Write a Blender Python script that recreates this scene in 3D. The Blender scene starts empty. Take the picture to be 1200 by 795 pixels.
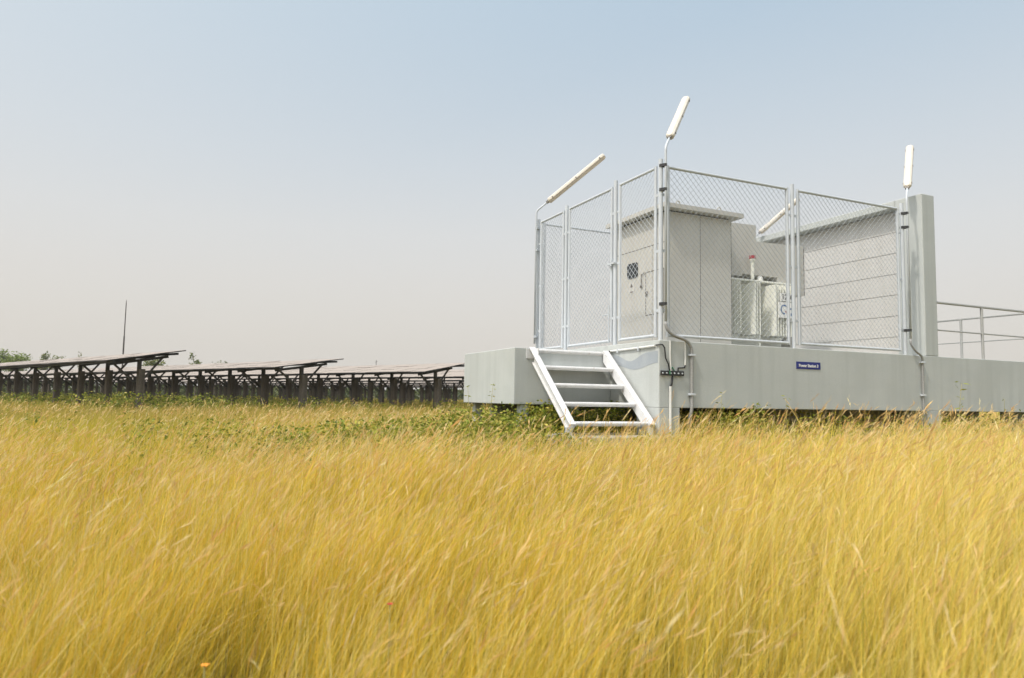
import bpy, bmesh, math, random
import numpy as np
from mathutils import Vector, Matrix
random.seed(7); rng = np.random.default_rng(11)
R = math.radians
sc = bpy.context.scene
C = sc.collection
D = 1.55            # deck height above the ground

# ------------------------------------------------------------------ helpers
class MB:
    """collects shapes, builds ONE mesh object"""
    def __init__(s): s.v = []; s.f = []; s.m = []
    def add(s, vs, fs, mi=0):
        b = len(s.v); s.v += [tuple(v) for v in vs]
        s.f += [tuple(i + b for i in f) for f in fs]; s.m += [mi] * len(fs)
        return s
    def box(s, x0, x1, y0, y1, z0, z1, mi=0):
        vs = [(x, y, z) for z in (z0, z1) for y in (y0, y1) for x in (x0, x1)]
        return s.add(vs, [(0, 2, 3, 1), (4, 5, 7, 6), (0, 1, 5, 4), (2, 6, 7, 3), (0, 4, 6, 2), (1, 3, 7, 5)], mi)
    def hexa(s, bot, top, mi=0):          # two quads, same winding
        return s.add(list(bot) + list(top), [(3, 2, 1, 0), (4, 5, 6, 7), (0, 1, 5, 4), (1, 2, 6, 5), (2, 3, 7, 6), (3, 0, 4, 7)], mi)
    def bar(s, a, b, w, h, up=(0, 0, 1), mi=0):   # rectangular bar from a to b
        a = Vector(a); b = Vector(b); t = (b - a).normalized(); u = Vector(up)
        sd = t.cross(u).normalized(); u = sd.cross(t).normalized()
        q = [sd * w / 2 * i + u * h / 2 * j for i, j in ((-1, -1), (1, -1), (1, 1), (-1, 1))]
        return s.hexa([a + k for k in q], [b + k for k in q], mi)
    def tube(s, pts, r, n=10, mi=0, cap=True):
        pts = [Vector(p) for p in pts]; k = len(pts)
        rs = r if isinstance(r, (list, tuple)) else [r] * k
        vs = []; fs = []
        t0 = (pts[1] - pts[0]).normalized()
        u = t0.orthogonal().normalized()
        for i, p in enumerate(pts):
            if i == 0: t = t0
            elif i == k - 1: t = (pts[i] - pts[i - 1]).normalized()
            else: t = ((pts[i] - pts[i - 1]).normalized() + (pts[i + 1] - pts[i]).normalized()).normalized()
            u = (u - t * u.dot(t)).normalized(); w = t.cross(u)
            for j in range(n):
                a = 2 * math.pi * j / n
                vs.append(p + (u * math.cos(a) + w * math.sin(a)) * rs[i])
        for i in range(k - 1):
            for j in range(n):
                j2 = (j + 1) % n
                fs.append((i * n + j, i * n + j2, (i + 1) * n + j2, (i + 1) * n + j))
        if cap:
            fs.append(tuple(range(n - 1, -1, -1))); fs.append(tuple((k - 1) * n + j for j in range(n)))
        return s.add(vs, fs, mi)
    def build(s, name, mats, parent=None, smooth=False, bevel=0, seg=2):
        me = bpy.data.meshes.new(name); me.from_pydata(s.v, [], s.f)
        for m in (mats if isinstance(mats, (list, tuple)) else [mats]): me.materials.append(m)
        if any(s.m): me.polygons.foreach_set('material_index', s.m)
        if smooth: me.polygons.foreach_set('use_smooth', [True] * len(s.f))
        me.update()
        o = bpy.data.objects.new(name, me); C.objects.link(o); o.parent = parent
        if bevel:
            b = o.modifiers.new('bevel', 'BEVEL'); b.width = bevel; b.segments = seg; b.limit_method = 'ANGLE'
        return o

def tag(o, label=None, cat=None, group=None, kind=None):
    if label: o['label'] = label
    if cat: o['category'] = cat
    if group: o['group'] = group
    if kind: o['kind'] = kind
    return o
def thing(name, label, cat, loc=(0, 0, 0), rz=0, group=None):
    o = bpy.data.objects.new(name, None); C.objects.link(o)
    o.location = loc; o.rotation_euler = (0, 0, rz); o.empty_display_size = .2
    return tag(o, label, cat, group)
def arc(p0, p1, p2, n=6):                 # quadratic bend
    p0, p1, p2 = map(Vector, (p0, p1, p2))
    return [p0 * (1 - t) ** 2 + p1 * 2 * t * (1 - t) + p2 * t * t for t in [i / n for i in range(n + 1)]]

# ------------------------------------------------------------------ materials
def mat(name, col, rough=.6, metal=0, spec=.5, noise=None, bump=0, coords='Object'):
    """noise = list of (scale xyz, colour, amount, detail, low, high)"""
    m = bpy.data.materials.new(name); m.use_nodes = True
    nt = m.node_tree; N = nt.nodes; L = nt.links; b = N['Principled BSDF']
    b.inputs['Roughness'].default_value = rough; b.inputs['Metallic'].default_value = metal
    b.inputs['Specular IOR Level'].default_value = spec
    b.inputs['Base Color'].default_value = (*col, 1)
    if noise or bump: tc = N.new('ShaderNodeTexCoord')
    last = None
    for sca, c2, amt, det, lo, hi in (noise or []):
        mp = N.new('ShaderNodeMapping'); mp.inputs['Scale'].default_value = sca if isinstance(sca, tuple) else (sca,) * 3
        L.new(tc.outputs[coords], mp.inputs[0])
        nz = N.new('ShaderNodeTexNoise'); nz.inputs['Scale'].default_value = 1; nz.inputs['Detail'].default_value = det
        L.new(mp.outputs[0], nz.inputs['Vector'])
        rp = N.new('ShaderNodeMapRange'); rp.inputs[1].default_value = lo; rp.inputs[2].default_value = hi; rp.inputs[4].default_value = amt
        L.new(nz.outputs['Fac'], rp.inputs[0])
        mx = N.new('ShaderNodeMix'); mx.data_type = 'RGBA'
        L.new(rp.outputs[0], mx.inputs[0]); mx.inputs[7].default_value = (*c2, 1)
        if last: L.new(last, mx.inputs[6])
        else: mx.inputs[6].default_value = (*col, 1)
        last = mx.outputs[2]
    if last: L.new(last, b.inputs['Base Color'])
    if bump:
        nz = N.new('ShaderNodeTexNoise'); nz.inputs['Scale'].default_value = bump[0]; nz.inputs['Detail'].default_value = 6
        L.new(tc.outputs[coords], nz.inputs['Vector'])
        bp = N.new('ShaderNodeBump'); bp.inputs['Strength'].default_value = bump[1]; bp.inputs['Distance'].default_value = bump[2] if len(bump) > 2 else .01
        L.new(nz.outputs['Fac'], bp.inputs['Height']); L.new(bp.outputs[0], b.inputs['Normal'])
    return m

M = {}
M['concrete'] = mat('painted_concrete', (.445, .465, .45), .8, spec=.25, noise=[
    (1.3, (.49, .51, .495), .8, 3, .35, .7), ((9, 9, .45), (.37, .385, .37), .6, 5, .48, .72), ((1.1, 1.1, .9), (.40, .415, .395), .7, 6, .5, .68), (180, (.26, .27, .26), .7, 2, .70, .76),
    ((2.2, 2.2, 5), (.405, .425, .415), .4, 6, .45, .7), (60, (.395, .415, .40), .4, 2, .45, .65)], bump=(45, .25, .004))
M['concrete_raw'] = mat('raw_concrete', (.36, .34, .31), .9, spec=.2, noise=[(4, (.24, .23, .21), .8, 6, .35, .7), (40, (.45, .42, .38), .5, 3, .5, .7)], bump=(40, .4, .006))
M['wall'] = mat('wall_panel', (.52, .51, .495), .8, spec=.25, noise=[(1.7, (.51, .495, .47), .8, 3, .35, .7), ((9, 9, .6), (.43, .415, .39), .5, 4, .5, .75), (50, (.45, .435, .41), .4, 2, .45, .65)], bump=(45, .2, .004))
M['galv'] = mat('painted_pipe', (.52, .55, .58), .45, spec=.4, noise=[((25, 25, 6), (.44, .465, .49), .6, 4, .4, .7)])
M['rail'] = mat('rail_paint', (.36, .36, .35), .5, spec=.4)
M['wire'] = mat('fence_wire', (.43, .455, .48), .4, spec=.4)
M['stair'] = mat('stair_paint', (.64, .64, .64), .45, spec=.4, noise=[(14, (.53, .53, .525), .6, 5, .45, .75), (22, (.33, .24, .16), .6, 5, .63, .74)])
M['cab'] = mat('cabinet_paint', (.49, .475, .435), .5, spec=.4, noise=[(2, (.45, .43, .39), .7, 3, .35, .7), ((14, 14, .9), (.41, .39, .35), .35, 4, .5, .8)])
M['seam'] = mat('dark_seam', (.03, .03, .03), .8)
M['black'] = mat('black_rubber', (.02, .02, .022), .6)
M['glass'] = mat('dark_vent', (.03, .034, .038), .25)
M['tank'] = mat('transformer_paint', (.76, .76, .69), .45, spec=.4, noise=[(5, (.68, .68, .60), .7, 4, .4, .7)])
M['white'] = mat('white_plate', (.78, .77, .74), .5)
M['red'] = mat('red_cap', (.34, .06, .07), .45)
M['blue'] = mat('sign_blue', (.012, .022, .17), .45)
M['logo'] = mat('logo_blue', (.05, .13, .30), .5)
M['ink'] = mat('black_ink', (.03, .03, .035), .5)
M['lamp'] = mat('lamp_housing', (.66, .61, .53), .45, spec=.4, noise=[(9, (.57, .51, .43), .6, 4, .4, .7)])
M['lens'] = mat('lamp_cover', (.58, .50, .40), .3, spec=.5)
M['clip'] = mat('lamp_clip', (.22, .20, .18), .4, metal=.6)
M['conduit'] = mat('grey_conduit', (.32, .32, .31), .55, noise=[((8, 8, 120), (.22, .22, .215), .7, 1, .4, .6)])
M['pipe_white'] = mat('white_conduit', (.66, .66, .63), .5)
M['green_cable'] = mat('green_cable', (.03, .14, .07), .5)
M['dust'] = mat('dusty_panel', (.36, .30, .25), .55, spec=.3, noise=[((1.1, 1.1, 1), (.28, .235, .20), .8, 4, .35, .7), (7, (.39, .335, .285), .6, 3, .45, .7)])
M['frame'] = mat('panel_frame', (.035, .033, .032), .5, metal=.2)
M['steel'] = mat('weathered_steel', (.075, .066, .058), .6, metal=.2, noise=[(6, (.045, .04, .034), .7, 4, .4, .7)])
M['pile'] = mat('concrete_pile', (.15, .125, .10), .9, spec=.2, noise=[((6, 6, 1.2), (.06, .048, .037), .8, 5, .35, .7), (25, (.19, .165, .135), .5, 3, .5, .7)])
M['bark'] = mat('bark', (.10, .075, .05), .9, noise=[(8, (.05, .04, .03), .8, 4, .4, .7)])
M['flower_red'] = mat('flower_red', (.50, .03, .03), .6)
M['flower_yellow'] = mat('flower_orange', (.75, .30, .02), .6)

def leafmat(name, trans=.35, rough=.7, attr='col'):
    m = bpy.data.materials.new(name); m.use_nodes = True
    nt = m.node_tree; N = nt.nodes; L = nt.links; N.clear()
    out = N.new('ShaderNodeOutputMaterial'); at = N.new('ShaderNodeAttribute'); at.attribute_name = attr
    d = N.new('ShaderNodeBsdfPrincipled'); d.inputs['Roughness'].default_value = rough; d.inputs['Specular IOR Level'].default_value = .25
    t = N.new('ShaderNodeBsdfTranslucent'); mx = N.new('ShaderNodeMixShader'); mx.inputs[0].default_value = trans
    L.new(at.outputs['Color'], d.inputs['Base Color']); L.new(at.outputs['Color'], t.inputs['Color'])
    L.new(d.outputs[0], mx.inputs[1]); L.new(t.outputs[0], mx.inputs[2]); L.new(mx.outputs[0], out.inputs[0])
    return m
M['grass'] = leafmat('dry_grass', .4, .6)
M['leaf'] = leafmat('weed_leaf', .35, .55)

def np_mesh(name, V, F, col, material, parent=None):
    """V (n,3), F (m,4) quads, col (n,3)"""
    me = bpy.data.meshes.new(name)
    n, m = len(V), len(F)
    me.vertices.add(n); me.vertices.foreach_set('co', V.astype(np.float32).ravel())
    me.loops.add(m * 4); me.loops.foreach_set('vertex_index', F.astype(np.int32).ravel())
    me.polygons.add(m); me.polygons.foreach_set('loop_start', np.arange(0, m * 4, 4, dtype=np.int32))
    me.update(calc_edges=True)
    a = me.color_attributes.new('col', 'FLOAT_COLOR', 'POINT')
    c4 = np.ones((n, 4), np.float32); c4[:, :3] = col
    a.data.foreach_set('color', c4.ravel())
    me.materials.append(material)
    o = bpy.data.objects.new(name, me); C.objects.link(o); o.parent = parent
    return o

# ------------------------------------------------------------------ camera
FX, YAW, PITCH, ROLL = 841.77, .4276, .08186, .01751
CAM = Vector((-4.99197, -6.81272, D - .69504))
fw = Vector((math.sin(YAW) * math.cos(PITCH), math.cos(YAW) * math.cos(PITCH), math.sin(PITCH)))
r0 = Vector((math.cos(YAW), -math.sin(YAW), 0)); u0 = r0.cross(fw)
rt = r0 * math.cos(ROLL) + u0 * math.sin(ROLL); up = -r0 * math.sin(ROLL) + u0 * math.cos(ROLL)
cd = bpy.data.cameras.new('camera'); cam = bpy.data.objects.new('camera', cd); C.objects.link(cam)
mw = Matrix((rt, up, -fw)).transposed().to_4x4(); mw.translation = CAM; cam.matrix_world = mw
cd.sensor_width = 36; cd.lens = FX / 1200 * 36; cd.clip_start = .05; cd.clip_end = 6000
cd.dof.use_dof = True; cd.dof.focus_distance = 7.5; cd.dof.aperture_fstop = 4.2
sc.camera = cam

# ------------------------------------------------------------------ world and sun
TO_SUN_AZ = math.atan2(-.30, -.955)      # azimuth of the sun as seen from the place (angle from +X)
EL = R(58)
ts = Vector((math.cos(TO_SUN_AZ) * math.cos(EL), math.sin(TO_SUN_AZ) * math.cos(EL), math.sin(EL)))
w = bpy.data.worlds.new('World'); sc.world = w; w.use_nodes = True
N = w.node_tree.nodes; L = w.node_tree.links
bg = N['Background']; bg.inputs[1].default_value = .10
sky = N.new('ShaderNodeTexSky'); sky.sky_type = 'NISHITA'; sky.sun_disc = False
sky.sun_elevation = EL; sky.sun_rotation = math.atan2(ts.x, ts.y)
sky.dust_density = 8; sky.air_density = 1.2; sky.ozone_density = 1.5
# hazy air: the sky colour thins towards a warm grey near the horizon
tc = N.new('ShaderNodeTexCoord'); sx = N.new('ShaderNodeSeparateXYZ'); L.new(tc.outputs['Generated'], sx.inputs[0])
rp = N.new('ShaderNodeValToRGB'); L.new(sx.outputs['Z'], rp.inputs[0])
els = rp.color_ramp.elements
els[0].position = 0; els[0].color = (7.1, 6.68, 6.05, 1)
els[1].position = 1; els[1].color = (4.9, 5.7, 6.4, 1)
for pos, c in ((.15, (6.9, 6.65, 6.3)), (.31, (6.45, 6.7, 6.75)), (.50, (5.75, 6.55, 7.0))):
    e = els.new(pos); e.color = (*c, 1)
mx = N.new('ShaderNodeMix'); mx.data_type = 'RGBA'; mx.inputs[0].default_value = .72
L.new(sky.outputs[0], mx.inputs[6]); L.new(rp.outputs[0], mx.inputs[7])
# the sky is deeper blue away from the sun and above the haze
dt = N.new('ShaderNodeVectorMath'); dt.operation = 'DOT_PRODUCT'; L.new(tc.outputs['Generated'], dt.inputs[0]); dt.inputs[1].default_value = ts
ra = N.new('ShaderNodeMapRange'); ra.inputs[1].default_value = .40; ra.inputs[2].default_value = .0; L.new(dt.outputs['Value'], ra.inputs[0])
rb = N.new('ShaderNodeMapRange'); rb.inputs[1].default_value = .22; rb.inputs[2].default_value = .52; L.new(sx.outputs['Z'], rb.inputs[0])
ml = N.new('ShaderNodeMath'); ml.operation = 'MULTIPLY'; L.new(ra.outputs[0], ml.inputs[0]); L.new(rb.outputs[0], ml.inputs[1])
m2 = N.new('ShaderNodeMix'); m2.data_type = 'RGBA'; m2.blend_type = 'MULTIPLY'; L.new(ml.outputs[0], m2.inputs[0])
L.new(mx.outputs[2], m2.inputs[6]); m2.inputs[7].default_value = (.77, .845, .92, 1); 
# wide bright aureole that dry haze spreads round the sun (the sun itself is behind the camera)
rc = N.new('ShaderNodeMapRange'); rc.interpolation_type = 'SMOOTHSTEP'
rc.inputs[1].default_value = .45; rc.inputs[2].default_value = 1.0; rc.inputs[3].default_value = 1; rc.inputs[4].default_value = 2.25
L.new(dt.outputs['Value'], rc.inputs[0])
sc2 = N.new('ShaderNodeVectorMath'); sc2.operation = 'SCALE'
L.new(m2.outputs[2], sc2.inputs[0]); L.new(rc.outputs[0], sc2.inputs['Scale']); L.new(sc2.outputs[0], bg.inputs[0])
sl = bpy.data.lights.new('sun', 'SUN'); so = bpy.data.objects.new('sun', sl); C.objects.link(so)
sl.energy = 2.0; sl.angle = R(3.0); sl.color = (1, .945, .86)
so.rotation_euler = ts.to_track_quat('Z', 'Y').to_euler()
sc.view_settings.view_transform = 'Standard'; sc.view_settings.look = 'None'
sc.view_settings.exposure = .42; sc.view_settings.gamma = 1

# ------------------------------------------------------------------ ground
gm = mat('field_soil', (.16, .13, .05), .95, spec=.1, noise=[(.06, (.10, .105, .03), .9, 4, .4, .6), (.6, (.22, .16, .06), .7, 5, .45, .7)], bump=(3, .5, .05))
g = MB(); n = 48; rad = [0.01, 20, 60, 200, 800, 3000]
vs = []; fs = []
for r_ in rad:
    vs += [(r_ * math.cos(2 * math.pi * k / n), r_ * math.sin(2 * math.pi * k / n) + 10, 0) for k in range(n)]
for i in range(len(rad) - 1):
    for k in range(n):
        fs.append((i * n + k, (i + 1) * n + k, (i + 1) * n + (k + 1) % n, i * n + (k + 1) % n))
tag(g.add(vs, fs).build('ground', gm), kind='structure')

# ------------------------------------------------------------------ platform
XE = 7.16; YB = 4.1; ZB = D - .777
pl = thing('concrete_platform', 'raised pale grey concrete platform on short columns with a lower landing block at its end', 'platform', (0, 0, 0))
MB().box(-.044, XE, -.031, YB, ZB, D).build('deck_slab', M['concrete'], pl, bevel=.008)
MB().box(-1.395, -.0441, 1.0, 2.69, D - .77, D - .088).build('landing', M['concrete'], pl, bevel=.008)
colb = MB().box(0, .289, 0, .45, -.1, ZB).build('column', M['concrete'], pl, bevel=.006); colb.location = (-.044, -.031, 0)
def colcopy(x, y):
    c = colb.copy(); C.objects.link(c); c.parent = pl; c.location = (x, y, 0)
for x, y in ((4.52, -.031), (6.87, -.031), (-.044, 3.5), (2.2, 3.5), (4.52, 3.5), (6.87, 3.5), (2.2, 1.9)): colcopy(x, y)
MB().box(-1.2, -.06, 2.1, 2.2, -.1, D - .773).build('gap_blocker', M['concrete_raw'], pl)  # added blocker that keeps the space under the landing dark
MB().box(-.03, XE - .05, 2.6, 2.75, -.1, ZB - .003).build('gap_blocker', M['concrete_raw'], pl)  # added blocker: hides the sunlit field behind so the gap reads dark
MB().box(1.95, XE - .05, .9, 1.1, ZB - .18, ZB - .003).build('under_beam', M['concrete_raw'], pl)
lg = MB().box(0, .11, 0, .11, -.1, D - .77).build('landing_leg', M['concrete'], pl, bevel=.005); lg.location = (-1.29, 1.03, 0)
for x, y in ((-1.29, 2.5), (-.3, 2.5), (-.6, 1.03)):
    c = lg.copy(); C.objects.link(c); c.parent = pl; c.location = (x, y, 0)
# wavy grey-blue band on the side face by the stairs
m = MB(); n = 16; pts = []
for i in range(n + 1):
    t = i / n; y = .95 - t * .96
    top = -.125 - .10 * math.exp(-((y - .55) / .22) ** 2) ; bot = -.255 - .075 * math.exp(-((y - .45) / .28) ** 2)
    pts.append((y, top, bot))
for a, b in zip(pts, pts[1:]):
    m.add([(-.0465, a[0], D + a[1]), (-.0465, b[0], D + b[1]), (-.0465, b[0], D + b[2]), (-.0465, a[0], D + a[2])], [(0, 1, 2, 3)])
M['band'] = mat('wavy_grey_band', (.305, .335, .36), .8, spec=.2, noise=[(9, (.345, .37, .39), .8, 4, .4, .7)])
m.build('grey_patch', M['band'], pl)

# ------------------------------------------------------------------ stairs
st = thing('metal_stairs', 'white steel stairs with five ribbed treads leading up to the platform landing', 'stairs', (-.65, 0, D - 1.04), 0)
def loc(*p): return (p[0] + .65, p[1], p[2] - (D - 1.04))
top = Vector((0, .985, D - .075)); bot = Vector((0, -.035, D - .965))
sl_dir = (bot - top).normalized(); nrm = Vector((0, -sl_dir.z, sl_dir.y)); nrm = nrm if nrm.z > 0 else -nrm
for xw, sgn in ((-1.13, -1), (-.165, 1)):
    m = MB()
    def L2(x, v): return loc(x, v.y, v.z)
    hgt = .155 if sgn < 0 else .11; th = .008; fl = .078
    def prism(x0, x1, n0, n1, a, b):
        q = [(x0, n0), (x1, n0), (x1, n1), (x0, n1)]
        m.hexa([L2(x, a + nrm * k) for x, k in q], [L2(x, b + nrm * k) for x, k in q])
    x0, x1 = sorted((xw, xw + sgn * th)); prism(x0, x1, -hgt + th, 0 - th, top, bot)
    x0, x1 = sorted((xw, xw + sgn * fl)); prism(x0, x1, -th, 0, top, bot); x0, x1 = sorted((xw, xw + sgn * (.032 if sgn < 0 else .07))); prism(x0, x1, -hgt, -hgt + th, top, bot)
    # end plate bolted to the landing face
    if sgn < 0:
        xa, xb = sorted((xw + sgn * .010, xw + sgn * .018))
        m.box(xa + .65, xb + .65, .86, .985, D - .2 - (D - 1.04), D - .095 - (D - 1.04))
    m.box(min(xw, xw + sgn * .11) + .65, max(xw, xw + sgn * .11) + .65, .986, .9985, D - .215 - (D - 1.04), D - .093 - (D - 1.04))
    m.build('stringer', M['stair'], st)
for k in range(5):
    y = 1.0 - .243 * k; z = D - .098 - .2115 * k
    m = MB(); dp = .24
    a = loc(-1.13, y - .005, z); b = loc(-.165, y + dp, z)
    y1 = b[1] if k else a[1] + .10
    m.box(a[0] + .002, b[0] - .002, a[1], y1, a[2] - .006, a[2])
    m.box(a[0] + .002, b[0] - .002, a[1], a[1] + .006, a[2] - .045, a[2] - .006)
    m.tube([(a[0] + .002, a[1] + .004, a[2] - .016), (b[0] - .002, a[1] + .004, a[2] - .016)], .019, 12)
    for q in range(38):                                       # raised ribs on the nosing
        x = a[0] + .02 + q * .0245
        m.tube([(x, a[1] + .004, a[2] - .016), (x + .011, a[1] + .004, a[2] - .016)], .0225, 12)
    m.build('tread', M['stair'], st)
for x in (-1.19, -.13):
    MB().bar(loc(x, .03, D - 1.0), loc(x, .03, D - 1.09), .06, .06, (0, 1, 0)).build('foot', M['galv'], st)
pad = MB().box(-1.22, .06, -.30, .60, -.05, D - 1.09).build('concrete_pad', M['concrete_raw'], bevel=.012)
tag(pad, 'rough grey concrete pad under the foot of the white stairs', 'concrete pad')

# ------------------------------------------------------------------ fence
ZT, ZBm = 2.06, .06
fe = thing('chain_link_fence', 'light grey chain link fence of pipe frames around the transformer deck', 'fence', (0, 0, D))
def post(x, y, top=2.13):
    MB().tube([(x, y, 0), (x, y, top)], .0265, 14).build('post', M['galv'], fe, smooth=False)
def netting(o, u, wd, z0, z1, name, parent):
    m = MB(); s = .08; r = .0024; o = Vector(o); u = Vector(u); nn = u.cross(Vector((0, 0, 1)))
    h = z1 - z0
    def wire(a, b, off):
        a = o + u * a[0] + Vector((0, 0, z0 + a[1])) + nn * off; b = o + u * b[0] + Vector((0, 0, z0 + b[1])) + nn * off
        m.tube([a, b], r, 4, cap=False)
    k = 0
    while k * s < wd + h:
        c = k * s + s / 2
        # u+v=c
        ua = max(0, c - h); ub = min(wd, c)
        if ub - ua > .005: wire((ua, c - ua), (ub, c - ub), r)
        # v-u = c-wd
        e = c - wd; ua = max(0, -e); ub = min(wd, h - e)
        if ub - ua > .005: wire((ua, ua + e), (ub, ub + e), -r)
        k += 1
    return m.build(name, M['wire'], parent)
def panel(p0, p1, name='fence_panel'):
    p0 = Vector((*p0, 0)); p1 = Vector((*p1, 0)); u = (p1 - p0).normalized(); wd = (p1 - p0).length
    m = MB(); r = .0185; Z = Vector((0, 0, 1))
    a, b, c, d = p0 + Z * ZBm, p1 + Z * ZBm, p1 + Z * ZT, p0 + Z * ZT
    m.tube([a - Z * r, d + Z * r], r, 12); m.tube([b - Z * r, c + Z * r], r, 12)
    m.tube([a + u * r, b - u * r], r * .97, 12); m.tube([d + u * r, c - u * r], r * .97, 12)
    # thin tension strips that hold the netting
    for q in (p0 + u * .03, p1 - u * .03):
        m.tube([q + Z * (ZBm + .02), q + Z * (ZT - .02)], .0035, 6)
    o = m.build(name, M['galv'], fe)
    netting(p0 + u * .018, u, wd - .036, ZBm + .018, ZT - .018, 'wire_netting', o)
    # small hinge / clamp lugs to the posts
    for zz in (.35, 1.05, 1.72):
        for q, sg in ((p0, -1), (p1, 1)):
            MB().bar(q + Z * zz + u * sg * .012, q + Z * zz + u * sg * .062, .012, .03).build('lug', M['galv'], o)
    return o
post(0, 0, 2.14); post(0, .966, 2.145); post(0, 2.281, 2.13); post(0, 3.19, 2.125)
post(2.065, 0, 2.13); post(4.139, 0, 2.15); post(1.5, 3.19); post(3.0, 3.19); post(4.44, 3.19)
panel((0, .095), (0, .862)); panel((0, 2.372), (0, 3.1))
gate = panel((0, 1.055), (0, 2.19), 'gate'); tag(gate)
panel((.094, 0), (1.977, 0)); panel((2.158, 0), (4.045, 0))
panel((.09, 3.19), (1.41, 3.19)); panel((1.59, 3.19), (2.91, 3.19)); panel((3.09, 3.19), (4.35, 3.19))
m = MB(); m.tube([(-.04, 1.06, .03), (-.04, 1.06, .52)], .009, 8); m.tube([(-.04, 1.06, .40), (-.04, 1.20, .40)], .007, 8)
m.build('drop_bolt', M['galv'], gate)
m = MB(); m.box(-.05, .05, .93, 1.09, 1.045, 1.07); m.tube([(-.045, 1.0, 1.02), (-.045, 1.0, 1.10)], .012, 8)
m.build('latch', M['galv'], gate)

# ------------------------------------------------------------------ tube lights
def tube_light(label, foot, bend, tip, post_xy, zs, bottom):
    t = thing('tube_light', label, 'lamp', (foot[0], foot[1], D + bottom), 0, 'tube lights on poles around the fenced deck')
    O = Vector((foot[0], foot[1], bottom))
    P = lambda v: Vector(v) - O
    F0 = Vector((foot[0], foot[1], bottom)); B = Vector((foot[0], foot[1], bend)); T = Vector(tip)
    v = (T - B).normalized(); tot = (T - B).length; arm = .24
    pts = [P(F0), P(B - Vector((0, 0, .05)))] + arc(P(B - Vector((0, 0, .05))), P(B), P(B + v * .05), 5)[1:] + [P(B + v * (arm + .06))]
    MB().tube(pts, .015, 10).build('pole', M['galv'], t, smooth=True)
    # fixture: trough-shaped housing above, rounded cover below
    side = v.cross(Vector((0, 0, 1))).normalized(); nn = side.cross(v).normalized()     # nn: up side
    a = B + v * arm; b = T; ln = (b - a).length
    def sect(prof, name, material, ends=True, par=t):
        m = MB(); st_ = [(0, .45, .6), (.012, .85, .85), (.03, 1, 1), (ln - .03, 1, 1), (ln - .012, .85, .85), (ln, .45, .6)]
        vs = []; k = len(prof)
        for d, sx_, sz in st_:
            for x, z in prof: vs.append(P(a + v * d + side * x * sx_ + nn * z * sz))
        fs = []
        for i in range(len(st_) - 1):
            for j in range(k):
                j2 = (j + 1) % k; fs.append((i * k + j, i * k + j2, (i + 1) * k + j2, (i + 1) * k + j))
        fs.append(tuple(range(k - 1, -1, -1))); fs.append(tuple((len(st_) - 1) * k + j for j in range(k)))
        o = m.add(vs, fs).build(name, material, par, smooth=True)
        o.data.polygons.foreach_set('use_smooth', [False] * len(fs)); return o
    hw = .053
    housing = sect([(-hw, 0), (-hw * .93, .022), (-hw * .5, .040), (hw * .5, .040), (hw * .93, .022), (hw, 0), (hw, -.014), (hw * .9, -.014), (hw * .9, -.004), (-hw * .9, -.004), (-hw * .9, -.014), (-hw, -.014)], 'housing', M['lamp'])
    sect([(hw * .84, -.0045), (hw * .78, -.026), (hw * .45, -.046), (0, -.052), (-hw * .45, -.046), (-hw * .78, -.026), (-hw * .84, -.0045)], 'diffuser', M['lens'])
    m = MB()
    for d in (.09, ln / 2, ln - .09):
        for s_ in (-1, 1):
            c = a + v * d + side * s_ * (hw + .003)
            m_ = MB(); m_.bar(P(c - nn * .014), P(c + nn * .012), .006, .016, v); m_.build('clip', M['clip'], housing)
    m = MB(); c = a + v * .02 + nn * .03
    MB().bar(P(a - v * .035 + nn * .0), P(a + v * .05 + nn * .0), .05, .035, nn).build('bracket', M['clip'], t)
    for z in zs:                                     # dark straps that hold the pole to the fence post
        m = MB(); px, py = post_xy
        c = (Vector((px, py, z)) + Vector((foot[0], foot[1], z))) / 2; dv = Vector((foot[0] - px, foot[1] - py, 0)); ln2 = dv.length; dv.normalize()
        sd = Vector((-dv.y, dv.x, 0))
        ring = [c - dv * (ln2 / 2 + .031), c - dv * ln2 / 2 + sd * .032, c + dv * ln2 / 2 + sd * .021, c + dv * (ln2 / 2 + .02), c + dv * ln2 / 2 - sd * .021, c - dv * ln2 / 2 - sd * .032]
        vs = [P(p + Vector((0, 0, dz))) for dz in (-.017, .017) for p in ring]
        fs = [(i, (i + 1) % 6, 6 + (i + 1) % 6, 6 + i) for i in range(6)] + [tuple(range(5, -1, -1)), tuple(range(6, 12))]
        m.add(vs, fs).build('strap', M['black'] if foot[1] < 0 else M['galv'], t)
    return t
def dirn(b, d, l): d = Vector(d).normalized(); return Vector(b) + d * l
bL = (-.062, 3.16, 2.247); tube_light('tube light leaning inward over the back left fence corner above the landing', bL[:2], bL[2], dirn(bL, (.64, -.44, .63), 1.36), (0, 3.19), (.26, 1.62, 1.98), .15)
bC = (.025, -.062, 2.28); tube_light('tube light raised highest, on the fence corner post above the stairs', bC[:2], bC[2], dirn(bC, (.56, .42, .71), 1.32), (0, 0), (.42, 1.77, 2.06), .20)
bR = (4.172, -.062, 2.221); tube_light('tube light standing nearly upright beside the tall concrete pier', bR[:2], bR[2], dirn(bR, (.52, .32, .80), 1.22), (4.139, 0), (.34, 1.80, 2.0), .22)
bB = (4.30, 3.16, 2.24); tube_light('tube light at the back of the fence, partly hidden behind the cable duct', bB[:2], bB[2], dirn(bB, (.62, -.30, .62), 1.2), (4.44, 3.19), (.26, 1.62, 1.98), .15)

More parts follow.
